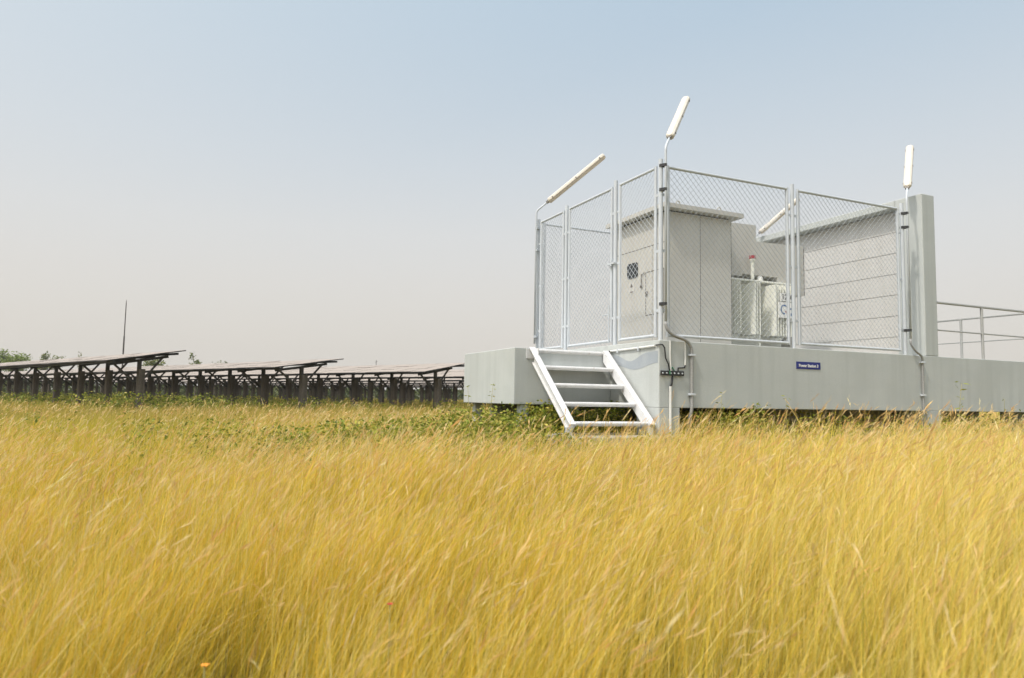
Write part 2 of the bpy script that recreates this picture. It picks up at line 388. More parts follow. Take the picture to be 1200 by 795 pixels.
# ------------------------------------------------------------------ back wall
wl = thing('concrete_wall', 'tall beige precast concrete wall with a thick end pier on the platform', 'wall', (4.531, 0, D))
MB().box(0, .27, -.0295, .40, 0, 2.344).build('pier', M['concrete'], wl, bevel=.012)
MB().box(0, .27, .402, 4.05, 2.235, 2.344).build('cap_beam', M['concrete'], wl, bevel=.01)
m = MB(); zz = 0.0
while zz < 2.23:
    z1 = min(zz + .318, 2.235)
    m.box(.185, .262, .40, 4.05, zz + .005, z1 - .005); zz += .318
m.box(.20, .25, .41, 4.04, .002, 2.23)
m.build('wall_planks', M['wall'], wl, bevel=.004)

# ------------------------------------------------------------------ guard rail
gr = thing('guard_rail', 'thin grey pipe guard rail on the platform beyond the concrete pier', 'railing', (4.85, 0, D))
XR = 7.1 - 4.85
m = MB()
def gpost(x, y): MB().tube([(x, y, 0), (x, y, .775)], .021, 12).build('post', M['rail'], gr)
for p in ((5.84 - 4.85, 0), (XR, 0), (XR, 1.15), (XR, 2.3), (XR, 3.5)): gpost(*p)
for z, r in ((.785, .020), (.385, .012)):
    MB().tube([(-.04, 0, z), (XR, 0, z), (XR, 3.6, z)], r, 10).build('rail', M['rail'], gr)

# ------------------------------------------------------------------ electrical cabinet
X0, X1, Y0, Y1 = .925, 2.055, 1.13, 2.37
cb = thing('electrical_cabinet', 'tall beige electrical cabinet with an overhanging roof behind the chain link fence', 'cabinet', (X0, Y0, D))
q = lambda x, y, z: (x - X0, y - Y0, z)
wX, wY = X1 - X0, Y1 - Y0
MB().box(0, wX, 0, wY, .10, 1.905).build('body', M['cab'], cb, bevel=.006)
MB().box(.03, wX - .03, .03, wY - .03, 0, .10).build('plinth', M['seam'], cb)
m = MB(); o_ = .125
def rect(x0, x1, y0, y1, z): return [(x0, y0, z), (x1, y0, z), (x1, y1, z), (x0, y1, z)]
m.hexa(rect(-o_, wX + o_, -o_, wY + o_, 1.925), rect(-o_, wX + o_, -o_, wY + o_, 1.985))
m.hexa(rect(-o_ + .01, wX + o_ - .01, -o_ + .01, wY + o_ - .01, 1.987), rect(wX / 2 - .25, wX / 2 + .25, wY / 2 - .3, wY / 2 + .3, 2.085))
m.box(.02, wX - .02, .02, wY - .02, 1.906, 1.924, 1)
roof = m.build('roof', [M['cab'], M['seam']], cb)
for x in (.18, .90):
    MB().tube([(x + .03 * math.cos(a), -.02, 2.03 + .03 * math.sin(a)) for a in [i * math.pi / 6 for i in range(-2, 9)]], .009, 8).tube([(x, -.02, 1.985), (x, -.02, 2.0)], .02, 8).build('lifting_eye', M['cab'], roof)
# front (camera-right) seam lines
m = MB()
m.box(.572, .578, -.0012, .02, .12, 1.90)
m.box(wX - .004, wX + .0012, -.0012, .02, .12, 1.90)
m.build('seam', M['seam'], cb)
# side face (towards -X): top band joint, door, vent window, label, lock rod door
m = MB()
m.box(-.0012, .02, .02, wY - .02, 1.478, 1.486)
m.box(-.0012, .02, .325, .329, .12, 1.478)
m.build('seam', M['seam'], cb)
def rrect(y0, y1, z0, z1, r, x0, x1, mi=0, mb=None, n=5):
    mb = mb or MB(); pts = []
    for cy, cz, a0 in ((y1 - r, z1 - r, 0), (y0 + r, z1 - r, 90), (y0 + r, z0 + r, 180), (y1 - r, z0 + r, 270)):
        for i in range(n + 1):
            a = R(a0 + 90 * i / n); pts.append((cy + r * math.cos(a), cz + r * math.sin(a)))
    k = len(pts); vs = [(x, y, z) for x in (x0, x1) for y, z in pts]
    fs = [tuple(range(k)), tuple(range(2 * k - 1, k - 1, -1))] + [(i, k + i, k + (i + 1) % k, (i + 1) % k) for i in range(k)]
    return mb.add(vs, fs, mi)
v_ = rrect(.675, .945, 1.085, 1.305, .045, -.010, -.002); v_.build('vent_window', M['glass'], cb)
m = MB(); z0, z1, y0, y1 = .50, 1.12, .06, .485
for a in ((y0, y1, z1 - .006, z1), (y0, y1, z0, z0 + .006), (y1 - .006, y1, z0 + .008, z1 - .008), (y0, y0 + .006, z0 + .008, z1 - .008)):
    m.box(-.0035, .01, *a)
door = m.build('small_door', M['seam'], cb)
MB().box(-.022, -.004, .43, .47, .80, .84).build('lock', M['clip'], door)
m = MB().tube([(-.014, .50, 1.12), (-.014, .575, 1.10), (-.014, .575, .93)], .006, 6); m.box(-.02, -.006, .555, .60, .91, .945)
m.build('handle', M['clip'], cb)
m = MB(); m.box(-.0035, -.0015, .765, .905, .86, 1.02)
m.add([(-.005, .80, .95), (-.005, .87, .95), (-.005, .835, 1.01)], [(0, 1, 2)], 1); m.box(-.0055, -.0038, .80, .87, .875, .89, 1)
m.build('warning_label', [mat('label_grey', (.52, .50, .46), .6), M['clip']], cb)

# ------------------------------------------------------------------ cable duct cover beside the cabinet
dc = thing('cable_duct', 'beige stepped metal cable duct reaching from the cabinet over the transformer', 'cable duct', (2.09, 1.5, D))
m = MB()
prof = [(0, 1.20), (.50, 1.20), (.50, 1.235), (1.20, 1.235), (1.20, .985), (1.755, .985), (1.755, 1.775), (.78, 1.755), (.78, 2.005), (0, 1.99)]
k = len(prof); vs = [(x, y, z) for y in (0, .62) for x, z in prof]
m.add(vs, [tuple(range(k)), tuple(range(2 * k - 1, k - 1, -1))] + [(i, k + i, k + (i + 1) % k, (i + 1) % k) for i in range(k)])
m.build('duct_cover', M['cab'], dc)
MB().box(-.03, -.006, .05, .5, 1.05, 1.80).build('dark_gap_strip', M['seam'], dc)  # near-black strip stands in for the shaded gap beside the cabinet
MB().box(1.757, 1.763, -.004, .6, .99, 1.77).build('edge_trim', M['seam'], dc)
MB().box(1.60, 1.70, .15, .45, 0, .984).box(.02, .14, .2, .5, 0, 1.198).build('support_leg', M['cab'], dc)

# ------------------------------------------------------------------ transformer
tf = thing('power_transformer', 'cream oil transformer with ribbed radiators and rating plates behind the fence', 'transformer', (2.15, 1.18, D))
MB().box(.10, 1.25, .36, .88, .14, 1.10).build('tank', M['tank'], tf, bevel=.01)
MB().box(.05, 1.32, .20, .95, 1.105, 1.135).build('lid', M['tank'], tf, bevel=.006)
MB().box(.0, 1.35, .10, .20, .02, .12).box(.0, 1.35, .75, .85, .02, .12).build('skid', M['seam'], tf)
for x, nf in ((-.02, 4), (.40, 3), (.80, 7)):
    m = MB()
    for k in range(nf):
        xx = x + k * .052
        m.box(xx, xx + ((.012 if k else .03) if nf != 4 else .006), .02, .31, .29, 1.06)
    for k in range(nf - 1):
        xx = x + k * .052 + ((.0125 if k else .0305) if nf != 4 else .0065); xe = x + (k + 1) * .052 - .0005
        m.box(xx, xe, .14, .18, .98, 1.03); m.box(xx, xe, .14, .18, .31, .36)
    m.box(x + .035, x + .06, .311, .359, .98, 1.03); m.box(x + .035, x + .06, .311, .359, .31, .36)
    m.build('radiator', M['tank'], tf, bevel=.003)
m = MB().tube([(.55, .22, 1.135), (.55, .22, 1.43)], .026, 10).tube([(.55, .22, 1.405), (.55, .22, 1.43), (.55, .22, 1.45)], [.035, .045, .045], 10)
vent = m.build('filler_pipe', M['tank'], tf)
MB().tube([(.55, .22, 1.452), (.55, .22, 1.50)], .050, 12).build('cap', M['red'], vent)
MB().tube([(.72, .25, 1.135), (.72, .25, 1.17), (.72, .25, 1.20), (.72, .25, 1.215)], [.045, .045, .032, .01], 12).build('relief_valve', M['white'], tf)
MB().tube([(.535, .08, .10), (.535, .08, 1.10)], .020, 8).build('drain_pipe', M['tank'], tf)
def text_mesh(s, size, material, name, parent, loc_, rot, ext=.0015, bold=0):
    cu = bpy.data.curves.new(name, 'FONT'); cu.body = s; cu.size = size; cu.extrude = ext; cu.offset = bold; cu.align_x = 'CENTER'; cu.align_y = 'CENTER'
    to = bpy.data.objects.new(name + '_tmp', cu); C.objects.link(to)
    bpy.context.view_layer.update()
    me = bpy.data.meshes.new_from_object(to.evaluated_get(bpy.context.evaluated_depsgraph_get()))
    bpy.data.objects.remove(to); bpy.data.curves.remove(cu)
    me.materials.clear(); me.materials.append(material)
    o = bpy.data.objects.new(name, me); C.objects.link(o); o.parent = parent; o.location = loc_; o.rotation_euler = rot
    return o
FRONT = (math.pi / 2, 0, 0)
p1 = MB().box(.875, 1.165, .004, .012, .815, .935).build('rating_plate', M['white'], tf)
text_mesh('1250', .115, M['ink'], 'lettering', p1, (1.02, .0025, .874), FRONT, bold=.002)
p2 = MB().box(.845, 1.175, .004, .012, .565, .80).build('logo_plate', M['white'], tf)
m = MB(); ring = []; n = 22
for i in range(n):
    a = R(-30 + 330 * i / (n - 1) + 0)
    ring.append((a, .0))
cx, cz = .955, .69
vs = []; fs = []
for i in range(n):
    a = R(-20 + 300 * i / (n - 1))
    for r_ in (.052, .074): vs.append((cx + r_ * math.cos(a), .0015, cz + r_ * math.sin(a)))
for i in range(n - 1): fs.append((2 * i, 2 * i + 1, 2 * i + 3, 2 * i + 2))
m.add(vs, fs); m.box(1.02, 1.13, .0012, .0022, .695, .715); m.box(1.08, 1.14, .0012, .0022, .60, .64)
m.add([(cx + .01, .001, cz - .025), (cx + .035, .001, cz - .015), (cx + .085, .001, cz - .075), (cx + .06, .001, cz - .085)], [(0, 1, 2, 3)], 1)
m.build('emblem', [M['logo'], M['red']], p2)

# ------------------------------------------------------------------ sign, conduits, earthing on the platform face
sg = thing('station_sign', 'small dark blue sign with white lettering on the grey platform face', 'sign', (2.27, -.0315, D - .217))
MB().box(-.207, .207, -.006, -.001, -.046, .046).build('plate', M['blue'], sg)
text_mesh('Power Station 3', .0515, M['white'], 'lettering', sg, (0, -.0075, -.004), FRONT, ext=.001, bold=.0012)

def clips(parent, x, y, zs, w_=.040):
    for z in zs: MB().box(x - w_, x + w_, y - .024, y + .0245, z - .012, z + .012).build('clip', M['galv'], parent, bevel=.004)
t = thing('flexible_conduit', 'grey corrugated conduit looping from the corner lamp pole down the platform face', 'conduit', (.40, -.058, D))
pts = [Vector((.025 - .40, -.004, .21))] + arc((.025 - .40, -.004, .18), (-.36, -.02, .06), (-.17, -.02, .03), 7) + arc((-.17, -.02, .03), (0, -.01, .0), (0, 0, -.16), 7)[1:] + [Vector((0, 0, -.5)), Vector((0, 0, -.74)), Vector((-.005, .0, -.80)), Vector((-.03, .05, -1.05))]
MB().tube(pts, .0195, 10).build('pipe', M['conduit'], t, smooth=True); clips(t, 0, 0, (-.16, -.62))
t = thing('flexible_conduit', 'grey corrugated conduit running down the platform face beside the tall pier', 'conduit', (4.41, -.058, D))
pts = [Vector((4.172 - 4.41, -.004, .23)), Vector((4.172 - 4.41, -.004, .16))] + arc((-.238, -.004, .16), (-.20, -.015, .06), (-.06, -.02, .0), 5)[1:] + arc((-.06, -.02, .0), (0, -.01, -.03), (0, 0, -.12), 5)[1:] + [Vector((0, 0, -.5)), Vector((0, 0, -.80)), Vector((.01, .03, -1.1))]
MB().tube(pts, .0145, 10).build('pipe', M['conduit'], t, smooth=True); clips(t, 0, 0, (-.10, -.56), .034)
eb = thing('earth_bar', 'dark perforated earthing bar fixed to the platform corner column', 'earth bar', (.12, -.033, D - .38))
MB().box(-.165, .165, -.030, -.024, -.028, .028).build('bar', M['seam'], eb)
for x in (-.13, .13): MB().tube([(x, 0, 0), (x, -.024, 0)], .014, 8).build('insulator', M['pipe_white'], eb)
for i in range(6):
    x = -.14 + i * .055; MB().tube([(x, -.031, 0), (x, -.042, 0)], .009, 6).build('bolt', M['galv'], eb)
t = thing('earth_cable', 'black earth cable hanging from the platform corner to the earthing bar', 'cable', (-.02, -.05, D - .06))
MB().tube([(-.04, .06, 0), (-.035, .0, .004), (.0, -.012, .004), (.03, -.012, -.03), (.045, -.012, -.15), (.085, -.012, -.22), (.10, -.014, -.32)], .0085, 8).build('sheath', M['black'], t, smooth=True)
MB().tube([(.10, -.014, -.29), (.105, -.014, -.335)], .012, 8).build('sleeve', M['green_cable'], t)
t = thing('earth_conduit', 'thin white conduit from under the fence corner panel to the earthing bar', 'conduit', (.10, -.045, D))
MB().tube([(.0, 0, .0), (.0, 0, -.22), (.012, 0, -.35)], .0095, 8).build('pipe', M['pipe_white'], t)
MB().tube([(.012, -.004, -.33), (.03, -.004, -.31), (.05, -.004, -.34), (.05, -.004, -.375)], .008, 8).build('sleeve', M['green_cable'], t, smooth=True)
t = thing('earth_conduit', 'thin white conduit with a black elbow left of the corrugated conduit', 'conduit', (.315, -.045, D))
MB().tube([(0, 0, .0), (0, 0, -.28)], .0105, 8).build('pipe', M['pipe_white'], t)
MB().tube([(0, 0, -.28), (-.01, 0, -.31), (-.10, 0, -.315), (-.105, 0, -.38)], .009, 8).build('elbow', M['black'], t)
t = thing('earth_conduit', 'white conduit dropping from the earthing bar to the ground', 'conduit', (.10, -.05, D))
MB().tube([(.03, 0, -.41), (.02, 0, -.50), (-.0, 0, -.545)], .011, 8).build('cable', M['black'], t, smooth=True)
MB().tube([(0, 0, -.53), (.0, 0, -1.12)], .015, 8).build('pipe', M['pipe_white'], t)
t = thing('earth_conduit', 'thin white conduit running along the top of the side face above the stairs', 'conduit', (-.06, .5, D))
MB().tube([(0, .47, -.08), (0, .0, -.075), (0, -.47, -.066)], .013, 8).build('pipe', M['pipe_white'], t)
MB().tube([(0, .47, -.08), (-.004, .51, -.085), (-.006, .55, -.12)], .011, 8).build('cable', M['black'], t, smooth=True)
for y in (.3, -.15): MB().box(-.016, .015, y - .012, y + .012, -.108, -.058).build('clip', M['galv'], t)

# ------------------------------------------------------------------ solar tables
W_, RISE, LOWZ, BAY = 2.78, .51, 1.855, 3.15
ang = -.417
dv = Vector((math.sin(ang), math.cos(ang), 0)); RZ = math.atan2(dv.y, dv.x)     # local X = along the row, local -Y = towards the high edge
def zat(y): return LOWZ + RISE * (-y) / W_
def bay_mesh(nx=3, ny=3):
    m = MB(); mw_ = BAY / nx; mh = W_ / ny
    for i in range(nx):
        for j in range(ny):
            x0, x1 = i * mw_ + .006, (i + 1) * mw_ - .006; y0, y1 = -j * mh - .004, -(j + 1) * mh + .004
            dz = [random.uniform(-.010, .010) for _ in range(2)]
            def P(x, y, k, t): return (x, y, zat(y) + .06 + dz[k] + t)
            b = [P(x0, y1, 1, 0), P(x1, y1, 1, 0), P(x1, y0, 0, 0), P(x0, y0, 0, 0)]
            tp = [(x, y, z + .04) for x, y, z in b]
            k = len(m.f); m.hexa(b, tp, 1); m.m[k + 1] = 0
    return m
def solar_row(label, low_corner, nb, detail, first=.3, group='rows of ground mounted solar tables'):
    t = thing('solar_table', label, 'solar table', (low_corner[0], low_corner[1], 0), RZ, group)
    def put(src, x):
        o = src.copy(); C.objects.link(o); o.parent = t; o.location = (x, 0, 0); return o
    for i in range(nb):
        if i < 4: o = put(random.choice(BAYS), i * BAY - .0)
        else: o = put(random.choice(BAYS), i * BAY)
    for i in range(nb + 1):
        x = first + i * BAY
        put(PROTO['pile'], x); put(PROTO['steel_post'], x)
        if detail: put(PROTO['rafter'], x); 
        put(PROTO['brace_h'], x); put(PROTO['brace_l'], x)
    lx = nb * BAY
    for y in (-.25, -W_ * .5 - .25, -W_ + .3):
        MB().box(.02, lx, y - .03, y + .03, zat(y) - .045, zat(y) + .035).build('purlin', M['frame'], t)
    return t
ym = -W_ / 2
PROTO = {}
PROTO['pile'] = MB().box(-.12, .11, ym - .11, ym + .11, -.2, LOWZ - .17).build('pile', M['pile'], bevel=.01)
PROTO['steel_post'] = MB().box(.13, .25, ym - .06, ym + .06, .1, zat(ym) - .12).build('steel_post', M['steel'])
PROTO['rafter'] = MB().bar((.19, -.35, zat(-.35) - .09), (.19, -W_ + .35, zat(-W_ + .35) - .09), .07, .10).build('rafter', M['frame'])
PROTO['brace_h'] = MB().bar((.27, ym - .05, LOWZ - .72), (.20, -W_ + .55, zat(-W_ + .55) - .10), .05, .07).build('brace', M['steel'])
PROTO['brace_l'] = MB().bar((.27, ym + .05, LOWZ - .72), (.20, -.5, zat(-.5) - .10), .05, .07).build('brace', M['steel'])
BAYS = [bay_mesh().build('solar_panel', [M['dust'], M['frame']]) for _ in range(4)]
def corner(px, h, ):  # along perp / along row -> world
    return None
pp = Vector((dv.y, -dv.x, 0))
solar_row('dusty solar table nearest the camera, its raised tip just right of the thin lightning mast', (-7.485, 22.24), 9, True, .55)
r2 = solar_row('dusty solar table ending midway between the lightning mast and the platform', (-1.628, 23.786), 19, True, .5)
r2.scale = (1, 1.2, 1)
solar_row('dusty solar table whose end runs behind the platform landing block', (4.614, 23.511), 26, True, .6)
for k in range(6):
    p = pp * (19.4 + 5.8 * k) + dv * (19.5 - 1.2 * k + random.uniform(-1, 1))
    solar_row('far solar table seen as thin dark lines and posts under the nearer tables', (p.x, p.y), 24, k < 2, random.uniform(.3, .9))
for o in list(PROTO.values()) + BAYS: bpy.data.objects.remove(o)

# ------------------------------------------------------------------ masts
t = thing('lightning_mast', 'thin dark lightning mast rising above the solar tables', 'mast', (-10.43, 72.3, 0))
MB().tube([(0, 0, 0), (0, 0, 6.2)], [.085, .07], 10).build('lower_pole', M['steel'], t)
MB().tube([(0, 0, 6.2), (0, 0, 9.4), (0, 0, 9.75)], [.05, .04, .015], 10).build('upper_pole', M['steel'], t)
t = thing('antenna', 'tiny thin aerial sticking up behind the solar table beside the landing', 'aerial', (14.2, 71.2, 0))
MB().tube([(0, 0, 0), (0, 0, 4.75)], .028, 6).build('pole', M['steel'], t); MB().bar((-.12, 0, 4.50), (.16, 0, 4.58), .03, .03).build('crossbar', M['steel'], t)

# ------------------------------------------------------------------ hazy air
hz = MB().box(-3100, 3100, -3100, 3100, -1.0, 17).build('haze', [])
hm = bpy.data.materials.new('haze'); hm.use_nodes = True; hn = hm.node_tree; hn.nodes.clear()
ho = hn.nodes.new('ShaderNodeOutputMaterial'); hv = hn.nodes.new('ShaderNodeVolumePrincipled')
hv.inputs['Color'].default_value = (.93, .92, .90, 1); hv.inputs['Density'].default_value = .0005; hv.inputs['Anisotropy'].default_value = .2
hn.links.new(hv.outputs[0], ho.inputs['Volume']); hz.data.materials.append(hm)
tag(hz, 'pale dry haze in the air over the whole field', 'haze', kind='stuff')

# ------------------------------------------------------------------ leaf clouds (numpy)
def leaf_quads(P, size, cols, tilt=1.0, aspect=.55):
    n = len(P); size = np.broadcast_to(size, (n,))[:, None]
    a = rng.uniform(0, 2 * np.pi, n); e = rng.normal(0, .5, n) * tilt
    u = np.stack([np.cos(a) * np.cos(e), np.sin(a) * np.cos(e), np.sin(e)], 1)
    v = np.cross(u, rng.normal(0, 1, (n, 3))); v /= np.linalg.norm(v, axis=1)[:, None]
    V = np.empty((n, 4, 3)); V[:, 0] = P; V[:, 2] = P + u * size
    mid = P + u * size * .45
    V[:, 1] = mid + v * size * aspect / 2; V[:, 3] = mid - v * size * aspect / 2
    F = np.arange(n * 4).reshape(n, 4)
    return V.reshape(-1, 3), F, np.repeat(cols, 4, 0)
def pal(n, cols, jit=.15):
    c = np.array(cols)[rng.integers(0, len(cols), n)]
    return np.clip(c * (1 + rng.normal(0, jit, (n, 1))), .004, 1)
GREENS = [(.10, .14, .02), (.15, .19, .03), (.20, .22, .045), (.07, .10, .018), (.24, .22, .06)]

def tree(name, label, x, y, h, cw, kind=0, cols=GREENS, n=2600, leaf=.35):
    t = thing(name, label, 'tree', (x, y, 0), 0, 'trees far behind the solar tables')
    m = MB(); m.tube([(0, 0, 0), (.1, 0, h * .35), (.05, .1, h * .6)], [.16, .12, .07], 8)
    cl = []
    for k in range(11):
        a = random.uniform(0, 6.28); rr = cw * .5 * random.uniform(.3, .95); z = h * random.uniform(.55, .95)
        e = (rr * math.cos(a), rr * math.sin(a), z); cl.append(e)
        m.tube([(.05, .05, h * random.uniform(.35, .55)), (e[0] * .5, e[1] * .5, z * .85), e], [.06, .04, .015], 6)
    m.build('trunk', M['bark'], t)
    cl = np.array(cl); idx = rng.integers(0, len(cl), n)
    P = cl[idx] + rng.normal(0, 1, (n, 3)) * np.array([cw * .13, cw * .13, h * (.07 if kind == 0 else .05)])
    V, F, c = leaf_quads(P, rng.uniform(.6, 1.2, n) * leaf, pal(n, cols))
    np_mesh('crown', V, F, c, M['leaf'], t)
ray = lambda u_, v_: fw + rt * ((u_ - 600) / FX) - up * ((v_ - 397.5) / FX)
def at_depth(u_, v_, dep): return CAM + ray(u_, v_) * dep
for (px, py, wpx, lab, kind, cols, n) in (
    (17, 414, 30, 'broad bright green bushy tree at the left edge behind the solar tables', 0, [(.16, .22, .03), (.22, .27, .05)], 3600),
    (52, 415, 12, 'small dark palm-like tree right of the broad bright green tree', 1, GREENS, 700),
    (66, 415, 12, 'thin pale tree between the dark palm-like tree and the faint sapling', 1, [(.22, .24, .09)], 500),
    (95, 415, 9, 'faint sparse sapling left of the lightning mast', 1, [(.25, .25, .13)], 220),
    (178, 423, 22, 'low green tree top just right of the lightning mast under the raised table tip', 0, GREENS, 1500),
    (231, 415, 11, 'tall ragged tree standing above the second solar table', 1, GREENS, 800),
    (252, 424, 26, 'low line of scrubby tree tops right of the tall ragged tree', 1, GREENS, 800)):
    dep = 125; p = at_depth(px, py, dep); tree('tree', lab, p.x, p.y, p.z, wpx * dep / FX, kind, cols, n, .42)

# ------------------------------------------------------------------ dry grass field
cxy = np.array([CAM.x, CAM.y]); fw2 = np.array([math.sin(YAW), math.cos(YAW)]); rt2 = np.array([math.cos(YAW), -math.sin(YAW)])
def vnoise(x, y, s, seed):
    """cheap smooth value noise"""
    g = np.random.default_rng(seed).uniform(0, 1, (64, 64))
    X = x / s; Y = y / s; xi = np.floor(X).astype(int); yi = np.floor(Y).astype(int); fx = X - xi; fy = Y - yi
    fx = fx * fx * (3 - 2 * fx); fy = fy * fy * (3 - 2 * fy)
    a = g[xi % 64, yi % 64]; b = g[(xi + 1) % 64, yi % 64]; c = g[xi % 64, (yi + 1) % 64]; d = g[(xi + 1) % 64, (yi + 1) % 64]
    return (a * (1 - fx) + b * fx) * (1 - fy) + (c * (1 - fx) + d * fx) * fy
def scatter(n, d0, d1, half=.80, side=1.6):
    """uniform over the ground in view between two depths, with a margin each side"""
    dep = np.sqrt(rng.uniform(d0 * d0, d1 * d1, n)); lat = rng.uniform(-1, 1, n) * (half * dep + side)
    return cxy + dep[:, None] * fw2 + lat[:, None] * rt2, dep
def lateral(p):
    q = p - cxy; return (q @ rt2) / np.maximum(q @ fw2, .1)
def height_field(p):
    q = lateral(p)
    h = .50 + .10 * np.clip(q / .5, -1, 1) - .10 * np.clip(1.3 - np.abs(p[:, 1] + .45) / .9, 0, 1) * (p[:, 0] > .5)
    return h * (.76 + .50 * (.6 * vnoise(p[:, 0], p[:, 1], 1.3, 3) + .4 * vnoise(p[:, 0], p[:, 1], .35, 4))) 
def clear(p):
    x, y = p[:, 0], p[:, 1]
    bad = (x > -.03) & (x < 7.3) & (y > .25) & (y < 4.2)
    bad |= (x > -1.4) & (x < 0) & (y > .9) & (y < 2.7)
    bad |= (x > -1.22) & (x < .07) & (y > -.30) & (y < .62)
    return ~bad
STRAW = np.array([(.86, .585, .075), (.90, .665, .15), (.80, .48, .05), (.92, .755, .32), (.72, .53, .075)])
GREEN = np.array([(.46, .42, .035), (.60, .51, .045), (.31, .32, .03)])
HEAD = np.array([(.76, .53, .22), (.82, .60, .29), (.70, .42, .16), (.84, .68, .38)])
def blades(p, dep, H, wid, seg, greenish, lean0=.30, stiff=1.0):
    n = len(p)
    gust = .55 * vnoise(p[:, 0], p[:, 1], 2.6, 5) + .45 * vnoise(p[:, 0], p[:, 1], .7, 6); gust2 = vnoise(p[:, 0], p[:, 1], .2, 9)
    lean = (lean0 * (.15 + 1.2 * gust + .45 * gust2) + rng.normal(0, .19, n) + (rng.uniform(0, 1, n) < .035) * rng.uniform(.3, 1.1, n)) * H
    a = rng.normal(0, .85, n) - .1 + (gust - .5) * .9
    ldir = rt2 * np.cos(a)[:, None] + fw2 * np.sin(a)[:, None]
    t = np.linspace(0, 1, seg + 1)
    off = lean[:, None] * (t ** 1.6)[None]
    z = H[:, None] * (t - .10 * stiff * t ** 3)[None]
    cen = np.empty((n, seg + 1, 3)); cen[:, :, :2] = p[:, None] + ldir[:, None] * off[..., None]; cen[:, :, 2] = z
    b = rng.uniform(0, np.pi, n); wv = np.stack([np.cos(b), np.sin(b), np.zeros(n)], 1)
    prof = np.where(t < .25, .8 + .8 * t, 1 - (t - .25) / .75 * .82)
    w_ = wid[:, None] * prof[None] * .5
    V = np.empty((n, seg + 1, 2, 3)); V[:, :, 0] = cen + wv[:, None] * w_[..., None]; V[:, :, 1] = cen - wv[:, None] * w_[..., None]
    isg = rng.uniform(0, 1, n) < greenish
    c0 = STRAW[rng.integers(0, len(STRAW), n)] * (1 + rng.normal(0, .12, (n, 1)))
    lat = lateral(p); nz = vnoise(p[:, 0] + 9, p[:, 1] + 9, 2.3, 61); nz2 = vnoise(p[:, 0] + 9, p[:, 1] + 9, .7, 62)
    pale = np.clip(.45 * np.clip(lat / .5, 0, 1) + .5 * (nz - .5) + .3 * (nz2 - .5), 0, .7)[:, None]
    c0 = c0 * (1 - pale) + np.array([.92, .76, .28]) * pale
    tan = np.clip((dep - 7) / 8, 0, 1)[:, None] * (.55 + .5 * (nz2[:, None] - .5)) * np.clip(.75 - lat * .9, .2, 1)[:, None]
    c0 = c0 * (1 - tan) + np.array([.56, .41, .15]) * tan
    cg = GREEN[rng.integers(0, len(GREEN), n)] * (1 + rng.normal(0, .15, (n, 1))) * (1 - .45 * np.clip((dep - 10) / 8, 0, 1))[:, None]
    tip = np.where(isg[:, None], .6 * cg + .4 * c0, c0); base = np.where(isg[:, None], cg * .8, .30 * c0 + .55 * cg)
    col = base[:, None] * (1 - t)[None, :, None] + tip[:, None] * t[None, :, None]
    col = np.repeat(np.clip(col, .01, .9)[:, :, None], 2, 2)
    i = np.arange(n)[:, None] * (seg + 1) * 2 + np.arange(seg)[None] * 2
    F = np.stack([i, i + 1, i + 3, i + 2], -1).reshape(-1, 4)
    return V.reshape(-1, 3), F, col.reshape(-1, 3), cen, ldir, isg
def heads(cen, ldir, pick, ln, wd, nb=4, bw=.5):
    """feathery seed head on the top of a stalk: several slim bristles"""
    c = cen[pick]; n = len(c); tipp = c[:, -1]; dirv = c[:, -1] - c[:, -2]; dirv /= np.linalg.norm(dirv, axis=1)[:, None]
    dirv[:, :2] += ldir[pick] * .35; dirv /= np.linalg.norm(dirv, axis=1)[:, None]
    Vs = []; Fs = []; Cs = []; b = 0
    hc = HEAD[rng.integers(0, len(HEAD), n)] * (1 + rng.normal(0, .1, (n, 1)))
    for k in range(nb):
        sd = np.cross(dirv, rng.normal(0, 1, (n, 3))); sd /= np.linalg.norm(sd, axis=1)[:, None]
        l = (ln * rng.uniform(.6, 1.15, n))[:, None]; w_ = (wd * rng.uniform(.6, 1.2, n))[:, None]
        p0 = tipp - dirv * l * .55; p2 = tipp + dirv * l * .45 + sd * w_ * .9
        md = tipp + sd * w_ * .2
        s2 = np.cross(dirv, sd); f_ = rng.uniform(-.5, .45, n)[:, None]
        p0 = tipp + dirv * l * (f_ - .25); p2 = tipp + dirv * l * (f_ + .35) + sd * w_ * 1.3; md = (p0 + p2) / 2 + dirv * l * .05
        V = np.stack([p0, md + s2 * w_ * bw, p2, md - s2 * w_ * bw], 1).reshape(-1, 3)
        Vs.append(V); Fs.append(np.arange(n * 4).reshape(n, 4) + b); b += n * 4; Cs.append(np.repeat(np.clip(hc, .01, .9), 4, 0))
    return np.concatenate(Vs), np.concatenate(Fs), np.concatenate(Cs)
def greenness(p):
    x, y = p[:, 0], p[:, 1]; q = lateral(p); dep = (p - cxy) @ fw2
    g_ = .20 + .45 * np.clip((vnoise(x, y, 1.7, 21) - .45) * 2.2, 0, 1) + .30 * np.clip((vnoise(x, y, .45, 23) - .55) * 2.5, 0, 1)
    near_plat = np.clip(1 - (np.hypot(np.clip(np.abs(x + .9) - 1.6, 0, None), np.clip(np.abs(y - .4) - 1.0, 0, None))) / 1.6, 0, 1)
    near_far = np.clip((dep - 13) / 6, 0, 1) * (.25 + .5 * np.clip((dep - 18) / 5, 0, 1))
    patch = .9 * np.exp(-(((q + .58) / .16) ** 2)) * np.exp(-((dep - 12) / 4) ** 2)
    return np.clip(g_ + .55 * near_plat + near_far + patch, 0, .9)
VV = []; FF = []; CC = []; base = 0
def push(V, F, c):
    global base
    VV.append(V); FF.append(F + base); CC.append(c); base += len(V)
